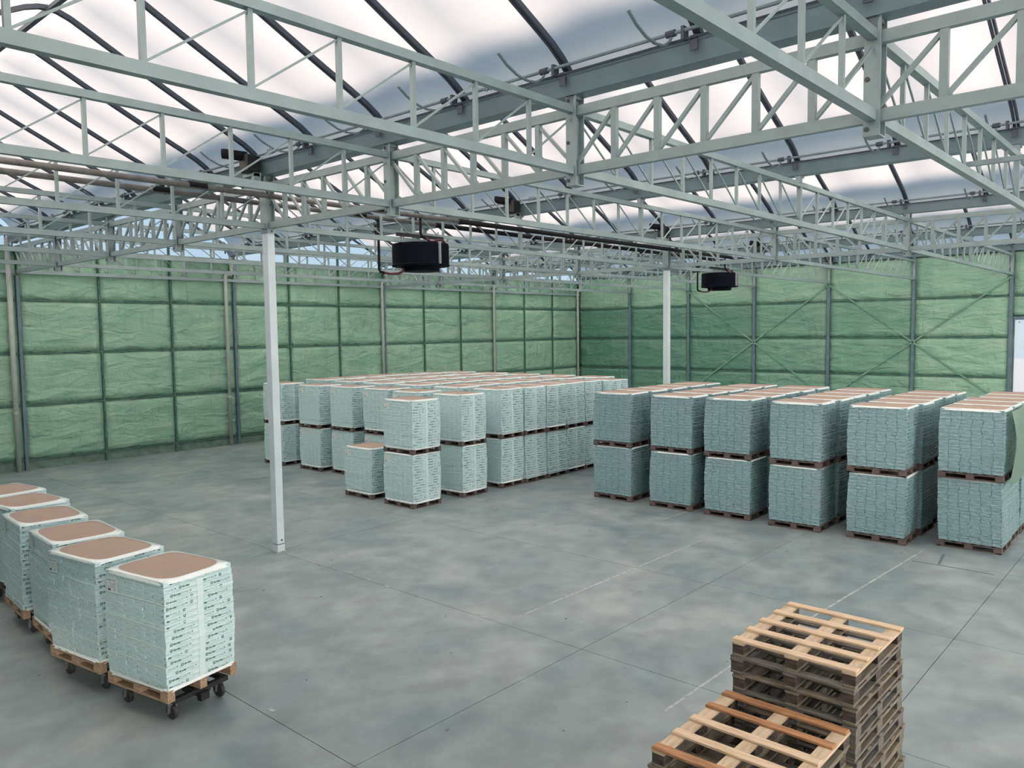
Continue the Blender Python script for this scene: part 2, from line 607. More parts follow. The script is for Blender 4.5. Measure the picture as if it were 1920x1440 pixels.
# height of the arch ribs and of the inflated film at distance t (0..4) from the gutter
RIBP = [(0, 8.06), (0.05, 8.12), (0.15, 8.23), (0.3, 8.36), (0.5, 8.49), (0.8, 8.64), (1.2, 8.83), (1.7, 9.07), (2.2, 9.32), (2.7, 9.57), (3.1, 9.78),
        (3.4, 9.94), (3.65, 10.07), (3.85, 10.14), (4.0, 10.16)]
FILMP = [(0, 8.10), (0.04, 8.20), (0.1, 8.32), (0.18, 8.44), (0.28, 8.55), (0.4, 8.65), (0.55, 8.75), (0.72, 8.83), (0.95, 8.93), (1.25, 9.06),
         (1.7, 9.26), (2.2, 9.48), (2.7, 9.705), (3.1, 9.885), (3.4, 10.02), (3.65, 10.13), (3.85, 10.20), (4.0, 10.23)]
TS = [p[0] for p in RIBP]
PROFILE = RIBP + [(8 - t, z) for t, z in RIBP[-2::-1]]
FPROF = FILMP + [(8 - t, z) for t, z in FILMP[-2::-1]]

# clear gable sheets over the left wall, under the arches
gable = struct('window_1', 'clear gable glazing above the left wall under the roof arches')
for k in range(6):
    y0 = Y_FRONT + 8 * k
    vs = [(0.0, y0, TOP + 0.05), (0.0, y0 + 8, TOP + 0.05)] + [(0.0, y0 + t, z - 0.03) for t, z in reversed(PROFILE)]
    n = len(vs)
    vs2 = vs + [(-0.006, y, z) for _, y, z in vs]
    fs = [tuple(range(n)), tuple(range(2 * n - 1, n - 1, -1))] + [(i, i + n, (i + 1) % n + n, (i + 1) % n) for i in range(n)]
    link('gable_pane', MB().add(vs2, fs).mesh('gable_pane', M['glass']), gable)
    vs3 = [(X_END + 0.01 + dx, y, z + 0.09) for dx in (0, 0.02) for _, y, z in vs]
    link('gable_film', MB().add(vs3, fs).mesh('gable_film', M['sidefilm']), gable)

# back wall, plane y = 0, facing -y
DOOR_X0, DOOR_X1, DOOR_Z = 24.12, 28.0, 4.83
BT = 7.85
wb_ = MB().box(-0.1, DOOR_X0, 0.10, 0.22, 0, BT).box(DOOR_X0, DOOR_X1, 0.10, 0.22, DOOR_Z + 0.1, BT).box(DOOR_X1, X_END, 0.10, 0.22, 0, BT)
wall_back = struct('wall_back', 'tall green spray-foamed wall at the back', wb_.mesh('wall_back', M['kerb']))
fb = {}
hb = [(RAILS[0], RAILS[1]), (RAILS[1], RAILS[2]), (RAILS[2], RAILS[3]), (RAILS[3], BT)]
for c in range(11):
    x0, x1 = 4.0 * c, 4.0 * c + 4
    for hi, (z0, z1) in enumerate(hb):
        if c == 6 and z0 < DOOR_Z:
            if hi == 2:
                me = foam_panel(3.9, RAILS[3] - 5.05, 77).mesh('foam_panel', M['foam'], smooth=True)
                link('foam_panel', me, wall_back, loc=(x1 - 0.05, -0.02, 5.03), rz=PI)
            continue
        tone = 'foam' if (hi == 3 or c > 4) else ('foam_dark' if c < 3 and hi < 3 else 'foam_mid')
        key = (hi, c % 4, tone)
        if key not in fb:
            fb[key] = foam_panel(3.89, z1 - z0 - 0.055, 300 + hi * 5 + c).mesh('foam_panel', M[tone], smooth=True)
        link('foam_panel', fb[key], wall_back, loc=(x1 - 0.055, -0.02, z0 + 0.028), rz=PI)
    if c != 6:
        link('kerb_board', MB().box(x0 + 0.05, x1 - 0.05, 0.0, 0.04, 0, RAILS[0] - 0.03).mesh('kerb_board', M['kerb']), wall_back)
for z in RAILS + [BT + 0.02]:
    if z < DOOR_Z:
        link('rail', MB().box(0.05, 24.0, -0.05, 0.06, z - 0.028, z + 0.028).mesh('rail', M['wallrail']), wall_back)
        link('rail', MB().box(28.1, X_END, -0.05, 0.06, z - 0.028, z + 0.028).mesh('rail', M['wallrail']), wall_back)
    else:
        link('rail', MB().box(0.05, X_END, -0.05, 0.06, z - 0.028, z + 0.028).mesh('rail', M['wallrail']), wall_back)
link('door_header', MB().box(24.1, 28.0, -0.07, 0.08, DOOR_Z, DOOR_Z + 0.16).mesh('door_header', M['wallpost']), wall_back)
bp_ = MB().box(-0.07, 0.07, -0.10, 0.06, 0, 6.82).mesh('wall_post', M['wallpost'])
bs_ = MB().box(-0.06, 0.06, -0.10, 0.0, 6.82, BT).mesh('post_top', M['steel'])
for c in range(1, 11):
    link('main_post', bp_, wall_back, loc=(4.0 * c, 0, 0))
    link('post_top', bs_, wall_back, loc=(4.0 * c, 0, 0))
for xa, xb in ((8, 16), (16, 8), (16, 24), (24, 16)):
    me = MB().beam((xa, -0.085, 6.75), (xb, -0.085, 0.95), 0.06, 0.075).mesh('wall_brace', M['foam_mid'])
    link('wall_brace', me, wall_back)
# white tarp in the doorway
n = 16
vs, fs = [], []
for k in range(11):
    for i in range(n + 1):
        x = DOOR_X0 + (DOOR_X1 - DOOR_X0) * i / n
        z = DOOR_Z * k / 10
        vs.append((x, 0.13 + 0.03 * math.sin(i * 1.3 + k * 0.5) * (1 - k / 14), z))
for k in range(10):
    for i in range(n):
        a = k * (n + 1) + i
        fs.append((a, a + 1, a + n + 2, a + n + 1))
door = struct('door_1', 'white backlit tarpaulin closing the tall doorway in the back wall', MB().add(vs, fs).mesh('door_1', M['tarp'], smooth=True))
link('eyelet', MB().tube([(24.3, 0.09, 4.72), (24.3, 0.12, 4.72)], 0.03, 10).mesh('eyelet', M['chrome']), door)
link('eyelet', MB().tube([(26.3, 0.09, 4.72), (26.3, 0.12, 4.72)], 0.03, 10).mesh('eyelet', M['chrome']), door)

# film side wall on the right, out of the picture
wall_right = struct('wall_right', 'white translucent film wall on the right side', MB().box(X_END, X_END + 0.02, Y_FRONT, 0.2, 0.4, 8.1).mesh('wall_right', M['sidefilm']))
link('kerb_board', MB().box(X_END, X_END + 0.1, Y_FRONT, 0.2, 0, 0.4).mesh('kerb_board', M['kerb']), wall_right)
# wall behind the camera
wf = struct('wall_front', 'green wall behind the camera', MB().box(-0.1, X_END, Y_FRONT - 0.2, Y_FRONT - 0.05, 0, BT).mesh('wall_front', M['opaque_panel']))

# downpipes on the left wall
for y, lab, zt, r in [(-32.28, 'thick grey downpipe left of the wall post nearest the photo edge', 7.9, 0.085),
                      (-24.42, 'grey downpipe with top elbow on left wall, behind the near column', 7.1, 0.075),
                      (-16.22, 'grey downpipe on left wall behind the stacked loads, second from corner', 7.1, 0.07),
                      (-8.18, 'grey downpipe on left wall nearest the room corner', 7.1, 0.075),
                      (-0.30, 'grey downpipe with elbow standing in the room corner', 7.1, 0.08)]:
    X = 0.20
    if zt > 7.5:
        pts = [(X, y, 0), (X, y, 8.0)]
    else:
        pts = [(X, y, 0), (X, y, zt - 0.08), (X, y + 0.03, zt - 0.02), (X, y + 0.09, zt), (X, y + 0.24, zt), (X, y + 0.27, zt + 0.04), (X, y + 0.28, zt + 0.12), (X, y + 0.28, 7.85)]
        if y > -1: pts = [(0.25 if p[1] > y + 0.1 else X, min(p[1], -0.12), p[2]) for p in pts]
    t = thing('downpipe', lab, 'pipe', me=MB().tube(pts, r, 12).mesh('downpipe', M['pvc'], smooth=True))
    for z in (2.0, 4.6):
        link('pipe_socket', MB().tube([(X, y, z), (X, y, z + 0.09)], r + 0.012, 12).mesh('pipe_socket', M['pvc']), t)

# ------------------------------------------------------------------ roof: film and ribs
ceiling = struct('ceiling', 'white translucent film roof of six arched tunnels, unseen first one opaque to cut light')
NX = 22
for k in range(6):
    y0 = Y_FRONT + 8 * k
    vs, fs = [], []
    # film pillows between the ribs: profile raised mid-bay
    xs_, sag = [], []
    for i in range(NX):
        for q in range(4):
            xs_.append(2.0 * i + 0.5 * q)
            sag.append((0, 0.035, 0.05, 0.035)[q])
    xs_.append(2.0 * NX)
    sag.append(0)
    L = len(FPROF)
    for x, s in zip(xs_, sag):
        for j, (t, z) in enumerate(FPROF):
            e = math.sin(PI * j / (L - 1))
            vs.append((x, y0 + t, z + 0.02 + s * e))
    for i in range(len(xs_) - 1):
        for j in range(L - 1):
            a = i * L + j
            fs.append((a, a + L, a + L + 1, a + 1))
    link('roof_film', MB().add(vs, fs).mesh('roof_film', M['film'] if k else M['opaque_panel'], smooth=True), ceiling)  # unseen tunnel over the camera made opaque to cut light from behind


def rib_mesh():
    b = MB()
    for dx in (-0.030, 0.030):
        for (t0, z0), (t1, z1) in zip(PROFILE[:-1], PROFILE[1:]):
            b.beam((dx, t0, z0 - 0.02), (dx, t1, z1 - 0.02), 0.036, 0.075)
    b.box(-0.06, 0.06, -0.03, 0.05, 8.0, 8.20)
    b.box(-0.06, 0.06, 7.95, 8.03, 8.0, 8.20)
    return b.mesh('arch_rib', M['rib'])


rm = rib_mesh()
for k in range(6):
    for i in range(NX + 1):
        link('arch_rib', rm, ceiling, loc=(2.0 * i, Y_FRONT + 8 * k, 0))
    link('ridge_tube', MB().box(0, X_END, Y_FRONT + 8 * k + 3.96, Y_FRONT + 8 * k + 4.04, 10.06, 10.13).mesh('ridge_tube', M['rib']), ceiling)

# gutters with vent shafts
GY = [-40, -32, -24, -16, -8, 0]
GNAME = {-40: 'overhead behind the camera row', -32: 'above the nearest column', -24: 'halfway between the two column rows', -16: 'above the far column',
         -8: 'between the far column and back wall', 0: 'along the top of the back wall'}
for y in GY:
    vs, fs = [], []
    prof = [(-0.26, 8.14), (-0.22, 8.14), (-0.12, 7.93), (0.12, 7.93), (0.22, 8.14), (0.26, 8.14), (0.26, 8.10), (0.235, 8.10), (0.135, 7.885), (-0.135, 7.885), (-0.235, 8.10), (-0.26, 8.10)]
    n = len(prof)
    for x in (0.0, X_END):
        vs += [(x, y + a, z) for a, z in prof]
    fs = [(i, (i + 1) % n, (i + 1) % n + n, i + n) for i in range(n)] + [tuple(range(n))[::-1], tuple(range(n, 2 * n))]
    gt = thing('roof_gutter', 'long grey steel roof gutter ' + GNAME[y], 'gutter', group='roof gutters',
               me=MB().add(vs, fs).mesh('roof_gutter', M['gutter']))
    bk = MB().box(-0.05, 0.05, -0.10, -0.06, 7.72, 8.02).box(-0.06, 0.06, -0.10, 0.10, 7.84, 7.885)
    bk = bk.mesh('gutter_bracket', M['galv'])
    for k in range(11):
        link('gutter_bracket', bk, gt, loc=(4.0 * k, y, 0))
    # shaft with racks
    sh = thing('vent_shaft', 'thin vent shaft with curved racks, gutter ' + GNAME[y], 'shaft', group='vent drive shafts',
               me=MB().tube([(0.2, y - 0.33, 8.225), (X_END, y - 0.33, 8.225)], 0.024, 8).mesh('vent_shaft', M['galv']))
    link('lower_rod', MB().tube([(0.2, y - 0.30, 8.13), (X_END, y - 0.30, 8.13)], 0.014, 6).mesh('lower_rod', M['rib']), sh)
    rack = MB()
    rp = [(0, -1.27, 8.24), (0, -1.1, 8.13), (0, -0.9, 8.05), (0, -0.7, 8.02), (0, -0.5, 8.04), (0, -0.36, 8.13), (0, -0.28, 8.26)]
    for a, c in zip(rp[:-1], rp[1:]):
        rack.beam(a, c, 0.035, 0.022)
    rack = rack.mesh('curved_rack', M['galv'])
    cl = MB().tube([(-0.06, -0.33, 8.225), (0.06, -0.33, 8.225)], 0.045, 8).mesh('rack_clamp', M['rib'])
    sc_ = MB().box(-0.02, 0.02, -0.36, -0.24, 8.12, 8.275).mesh('shaft_bearing', M['rib'])
    ft = MB().box(-0.05, 0.05, -0.285, -0.262, 7.98, 8.16).mesh('rib_foot', M['rib'])
    sp = MB().tube([(-0.13, -0.33, 8.225), (0.13, -0.33, 8.225)], 0.037, 8)
    for dx in (-0.08, 0, 0.08):
        sp.beam((dx, -0.35, 8.17), (dx + 0.02, -0.35, 8.29), 0.02, 0.02)
    sp = sp.mesh('shaft_coupling', M['galv'])
    for i in range(NX):
        x = 2.0 * i + 1.72
        link('curved_rack', rack, sh, loc=(x, y, 0))
        link('rack_clamp', cl, sh, loc=(x, y, 0))
        link('shaft_bearing', sc_, sh, loc=(x + 0.17, y, 0))
        link('rib_foot', ft, gt, loc=(2.0 * i, y, 0))
        if i % 3 == 1:
            link('shaft_coupling', sp, sh, loc=(x + 1.0, y, 0))
    # motor
    mo = thing('vent_motor', 'black cylindrical vent motor on the shaft ' + GNAME[y], 'motor', (15.85, y - 0.40, 8.1), group='vent motors')
    link('motor_body', MB().tube([(0.02, -0.50, 0.14), (0.05, -0.46, 0.14), (0.28, -0.1, 0.1)], 0.10, 12).mesh('motor_body', M['rubber'], smooth=True), mo)
    link('gearbox', MB().bev(0.12, 0.42, -0.2, 0.14, -0.22, 0.14, 0.03).mesh('gearbox', M['black']), mo)
    link('motor_bracket', MB().beam((0.35, 0.05, -0.4), (0.35, 0.05, 0.05), 0.10, 0.16).box(0.0, 0.4, -0.05, 0.1, -0.28, -0.22).mesh('motor_bracket', M['steel']), mo)

# ------------------------------------------------------------------ steel frame
ZB, ZT = 6.81, 7.75
CH = 0.13
# roof trusses along y at every 4 m, three spans
web = MB().box(-0.025, 0.025, -0.025, 0.025, ZB + 0.10, ZT - 0.09).mesh('web_post', M['steel'])
webm = MB().box(-0.045, 0.045, -0.045, 0.045, ZB + 0.05, 7.9).mesh('centre_post', M['steel'])
chord_t = MB().box(-0.05, 0.05, 0.09, 15.91, ZT - 0.10, ZT).mesh('top_chord', M['steel'])
chord_b = MB().box(-0.05, 0.05, 0.09, 15.91, ZB, ZB + 0.115).mesh('bottom_chord', M['steel'])
rod_a = MB().beam((0, 0, ZT - 0.11), (0, 1, ZB + 0.12), 0.022, 0.022).mesh('tie_rod', M['steel'])
rod_b = MB().beam((0, 0, ZB + 0.12), (0, 1, ZT - 0.11), 0.022, 0.022).mesh('tie_rod', M['steel'])
SPAN = {-48: 'nearest bay', -32: 'middle bay', -16: 'bay against the back wall'}
for k in range(0, 11):
    x = 4.0 * k + (0.16 if k == 0 else 0)
    for y0 in (-48, -32, -16):
        wall_t = 'hard against the left wall' if k == 0 else '%s out from the left wall' % ORD[k - 1]
        t = thing('roof_truss', 'white steel lattice roof truss, %s, %s' % (wall_t, SPAN[y0]), 'truss', (x, y0, 0), group='roof trusses')
        link('top_chord', chord_t, t)
        link('bottom_chord', chord_b, t)
        for q in range(1, 16):
            if q == 8:
                link('centre_post', webm, t, loc=(0, q, 0))
            else:
                link('web_post', web, t, loc=(0, q, 0))
        for q in range(16):
            link('tie_rod', rod_a if q < 8 else rod_b, t, loc=(0, q, 0))

# girders along x at y=-32 and y=-16
gp = MB().box(-0.04, 0.04, -0.035, 0.035, ZB + 0.12, ZT - 0.12).mesh('girder_web', M['steel'])
P6 = 4.0 / 6
gd_a = MB().beam((0, 0, ZB + 0.12), (P6, 0, ZT - 0.13), 0.05, 0.045).mesh('girder_diagonal', M['steel'])
gd_b = MB().beam((0, 0, ZT - 0.13), (P6, 0, ZB + 0.12), 0.05, 0.045).mesh('girder_diagonal', M['steel'])
node = MB().box(-0.085, 0.085, -0.10, -0.085, ZB - 0.14, ZT + 0.16).box(-0.085, 0.085, 0.085, 0.10, ZB - 0.14, ZT + 0.16)
node.box(-0.008, 0.008, -0.085, 0.085, ZB - 0.14, ZT + 0.16).box(-0.085, -0.07, -0.085, 0.085, ZB - 0.14, ZT - 0.02)
node.box(-0.085, 0.085, -0.1, 0.1, ZB - 0.155, ZB - 0.14)
node = node.mesh('node_post', M['steel'])
bolt = MB().lathe([(0.02, -0.012), (0.026, -0.01), (0.026, 0.01), (0.018, 0.014)], n=8).mesh('bolt', M['bolt'])
GN = {(-32, 0): 'left of the nearest column', (-32, 16): 'right of the nearest column', (-32, 32): 'beyond the right edge in the near row',
      (-16, 0): 'left of the far column', (-16, 16): 'right of the far column', (-16, 32): 'beyond the right edge in the far row'}
for y in (-32, -16):
    for x0 in (0, 16, 32):
        t = thing('lattice_girder', 'heavy white lattice girder %s' % GN[(y, x0)], 'girder', (x0, y, 0), group='lattice girders')
        L = 16 if x0 < 32 else X_END - 32
        link('top_chord', MB().box(0.125, L - 0.125, -0.045, 0.045, ZT - CH, ZT).mesh('top_chord', M['steel']), t)
        link('bottom_chord', MB().box(0.125, L - 0.125, -0.045, 0.045, ZB, ZB + CH).mesh('bottom_chord', M['steel']), t)
        n = int(L / P6 + 0.01)
        for q in range(n):
            if q % 6:
                link('girder_web', gp, t, loc=(q * P6, 0, 0))
            link('girder_diagonal', gd_a if q >= 12 else gd_b, t, loc=(q * P6, 0, 0))
        for q in range(1, 4):
            if 4 * q >= L: continue
            nd = link('node_post', node, t, loc=(4.0 * q, 0, 0))
            for z in (ZB - 0.08, 7.25, ZT + 0.08):
                o = link('bolt', bolt, nd, loc=(-0.045, -0.105, z))
                o.rotation_euler = (PI / 2, 0, 0)

# columns
CN = {(16, -32): 'white square steel column standing nearest in the open floor', (16, -16): 'white steel column behind the left block of loads',
      (32, -32): 'white steel column beyond the right edge, near row', (32, -16): 'white steel column beyond the right edge, far row'}
for (x, y), lab in CN.items():
    t = thing('steel_column', lab, 'column', (x, y, 0), group='steel columns')
    link('shaft', MB().bev(-0.10, 0.10, -0.085, 0.085, 0.17, ZB + 0.0, 0.006).mesh('shaft', M['column']), t)
    link('joint_plate', MB().box(-0.09, 0.09, -0.075, 0.075, 0.15, 0.175).mesh('joint_plate', M['black']), t)
    hd = MB().box(-0.12, 0.12, -0.10, -0.085, ZB, ZT + 0.15).box(-0.12, 0.12, 0.085, 0.10, ZB, ZT + 0.15).box(-0.03, 0.03, -0.085, 0.085, ZB, ZT + 0.15)
    hd.box(-0.12, -0.10, -0.085, 0.085, ZB, ZT - 0.1)
    hd = link('column_head', hd.mesh('column_head', M['steel']), t)
    for z in (ZB - 0.05, 7.3, ZT + 0.05):
        o = link('bolt', bolt, hd, loc=(0.13, 0, z))
        o.rotation_euler = (0, PI / 2, 0)
    link('seat_plate', MB().box(-0.14, 0.14, -0.1, 0.1, ZB - 0.09, ZB - 0.01).mesh('seat_plate', M['galv']), t)
    link('foot_sleeve', MB().bev(-0.104, 0.104, -0.089, 0.089, 0.012, 0.155, 0.004).mesh('foot_sleeve', M['column']), t)
    link('base_plate', MB().box(-0.13, 0.13, -0.11, 0.11, 0, 0.012).mesh('base_plate', M['scuff']), t)
    o = link('bolt_hole', MB().lathe([(0.02, 0), (0.02, 0.004)], n=10).mesh('bolt_hole', M['black']), t, loc=(0.1, 0.02, 0.25))
    o.rotation_euler = (0, PI / 2, 0)

# steel angle lying across the right-hand trusses
thing('steel_angle', 'dark galvanised angle bar lying across the trusses at the right edge', 'bar',
      me=MB().box(27.93, 33.0, -27.93, -27.86, 6.93, 6.94).box(27.93, 33.0, -27.875, -27.86, 6.94, 7.01).mesh('steel_angle', M['galv']))

# ------------------------------------------------------------------ heating pipes and fans
for X, z, lab in ((16.45, 7.43, 'upper'), (15.6, 7.42, 'lower')):
    t = thing('heating_pipe', '%s of the two long heating pipes running above the fans' % lab, 'pipe', group='heating pipes',
              me=MB().tube([(X, -47.8, z), (X, -26.9, z - 0.02)], 0.055, 10).mesh('heating_pipe', M['pipe'], smooth=True))
    link('insulated_run', MB().tube([(X, -26.9, z - 0.02), (X, -10.2, z - 0.03)], 0.062, 10).mesh('insulated_run', M['rubber'], smooth=True), t, label='black insulated pipe run')
    for y in (-33.9 if X > 16 else -34.2, -29.5):
        link('pipe_collar', MB().tube([(X, y, z), (X, y + 0.35, z)], 0.066, 10).mesh('pipe_collar', M['rubber']), t)

for (fx, fy, lab) in ((16.05, -27.82, 'large black drum fan hanging behind the near column, hoses attached'), (16.05, -12.05, 'smaller looking black drum fan hanging near the far column')):
    t = thing('drum_fan', lab, 'fan', (fx, fy, 6.15), group='hanging drum fans')
    link('drum', MB().lathe([(0.66, 0.10), (0.70, 0.10), (0.72, 0.12), (0.70, 0.15), (0.70, 0.60), (0.69, 0.645), (0.60, 0.655)], n=36).mesh('drum', M['fan'], smooth=False), t)
    link('outlet_ring', MB().lathe([(0.40, -0.02), (0.45, -0.02), (0.46, 0.06), (0.52, 0.10)], n=32).mesh('outlet_ring', M['fan']), t)
    a = math.radians(-5)
    for a in (-0.05, 2.6):
        c_, s_ = math.cos(a), math.sin(a)
        link('strap', MB().beam((0.715 * c_, 0.715 * s_, 0.13), (0.715 * c_, 0.715 * s_, 0.66), 0.10, 0.02).mesh('strap', M['zinc']), t)
    link('hanger_bar', MB().box(-0.04, 0.04, -0.75, 0.75, 0.80, 0.88).mesh('hanger_bar', M['black']), t)
    for yy in (-0.6, 0.6):
        link('hanger_rod', MB().box(-0.015, 0.015, yy - 0.015, yy + 0.015, 0.64, 1.0).mesh('hanger_rod', M['zinc']), t)
    link('feed_pipe', MB().tube([(0.4, -0.35, 1.22), (0.4, -0.35, 0.86), (0.4, -0.30, 0.78), (0.4, -0.2, 0.75)], 0.032, 8).mesh('feed_pipe', M['rubber'], smooth=True), t)
    link('top_hose', MB().tube([(0.4, -0.2, 0.75), (0.35, 0.0, 0.70), (0.3, 0.15, 0.70), (0.3, 0.35, 0.76), (0.3, 0.5, 0.74), (0.3, 0.56, 0.66)], 0.030, 8).mesh('top_hose', M['hose'], smooth=True), t)
    link('return_pipe', MB().tube([(-0.45, -0.95, 1.2), (-0.45, -0.95, 0.02), (-0.44, -0.92, -0.04), (-0.4, -0.84, -0.06)], 0.034, 8).mesh('return_pipe', M['rubber'], smooth=True), t)
    link('bottom_hose', MB().tube([(-0.4, -0.84, -0.06), (-0.3, -0.7, -0.09), (-0.2, -0.55, -0.08), (-0.12, -0.48, -0.03), (-0.1, -0.46, 0.08)], 0.030, 8).mesh('bottom_hose', M['hose'], smooth=True), t)
    link('valve', MB().bev(-0.52, -0.38, -1.03, -0.88, 0.85, 1.0, 0.02).beam((-0.45, -1.12, 0.9), (-0.45, -0.8, 0.9), 0.03, 0.03).mesh('valve', M['black']), t)

# ------------------------------------------------------------------ lettering
def text_mesh(s, size, bold):
    cu = bpy.data.curves.new('t', 'FONT')
    cu.body = s
    cu.size = size
    cu.resolution_u = 1
    cu.offset = size * 0.055 if bold else 0
    ob = bpy.data.objects.new('t', cu)
    C.objects.link(ob)
    bpy.context.view_layer.update()
    dg = bpy.context.evaluated_depsgraph_get()
    me = ob.evaluated_get(dg).to_mesh()
    vs = [(v.co.x, v.co.y) for v in me.vertices]
    fs = [tuple(p.vertices) for p in me.polygons]
    w = max(v[0] for v in vs)
    ob.evaluated_get(dg).to_mesh_clear()
    bpy.data.objects.remove(ob)
    bpy.data.curves.remove(cu)
    return vs, fs, w


TSZ = 0.033
T_A = text_mesh('Grodan', TSZ, True)
T_B = text_mesh('Prestige', TSZ, False)
T_A2 = text_mesh('dan', TSZ, True)
T_B2 = text_mesh('Pres', TSZ, False)


def put(b, tm, y, z, x, mi):
    b.add([(x, y + v[0], z + v[1]) for v in tm[0]], tm[1], mi)
    return y + tm[2]


def flat(b, x, y0, y1, z0, z1, mi=0):
    b.add([(x, y0, z0), (x, y1, z0), (x, y1, z1), (x, y0, z1)], [(0, 1, 2, 3)], mi)


def emblem(b, y, z, x):
    s, w = 0.034, 0.007
    z -= 0.004
    flat(b, x, y, y + s, z, z + w)
    flat(b, x, y, y + s, z + s - w, z + s)
    flat(b, x, y, y + w, z + w, z + s - w)
    flat(b, x, y + s - w, y + s, z + w, z + s - w)
    c = y + s / 2
    b.add([(x, c - 0.007, z + 0.008), (x, c + 0.007, z + 0.008), (x, c, z + 0.022)], [(0, 1, 2)], 0)
    return y + s + 0.007


def dot(b, y, z, x, r=0.0085):
    n = 8
    b.add([(x, y + r * math.cos(2 * PI * i / n), z + r * math.sin(2 * PI * i / n)) for i in range(n)], [tuple(range(n))], 0)


# ------------------------------------------------------------------ wrapped loads
LW, LD, NL, NC = 1.19, 0.985, 18, 6
PH = 0.144
LH = 1.46 - PH
LAY = LH / NL
PW = LW / NC


def pack_verts(x0, x1, y0, y1, z0, z1, mi=0, b=None):
    r = 0.0055
    sec = [(x0 + r, z0), (x1 - r, z0), (x1, z0 + r), (x1, z1 - r), (x1 - r, z1), (x0 + r, z1), (x0, z1 - r), (x0, z0 + r)]
    cx, cz = (x0 + x1) / 2, (z0 + z1) / 2
    rings = [(y0, 0.945), (y0 + 0.006, 0.99), (y0 + 0.05, 1.0), (y1 - 0.05, 1.0), (y1 - 0.006, 0.99), (y1, 0.945)]
    vs = []
    for y, s in rings:
        sx = 1 - (1 - s) * 0.4
        vs += [(cx + (x - cx) * sx, y, cz + (z - cz) * s) for x, z in sec]
    fs = []
    for k in range(5):
        for j in range(8):
            a, c = k * 8 + j, k * 8 + (j + 1) % 8
            fs.append((a, c, c + 8, a + 8))
    fs.append(tuple(range(8))[::-1])
    fs.append(tuple(range(40, 48)))
    b.add(vs, fs, mi)


def layer_offsets(var):
    r = random.Random(50 + var)
    lean = [0.0, 0.02, -0.02, 0.012][var]
    bul = [0.012, 0.02, 0.008, 0.016][var]
    out = []
    for k in range(NL):
        u = k / (NL - 1)
        dx = lean * (u - 0.5) * 2 + r.uniform(-0.006, 0.006)
        dy = -lean * 0.5 * (u - 0.5) * 2 + r.uniform(-0.006, 0.006)
        g_ = bul * math.sin(PI * u) + r.uniform(-0.002, 0.004) - 0.012
        out.append((dx, dy, g_))
    return out


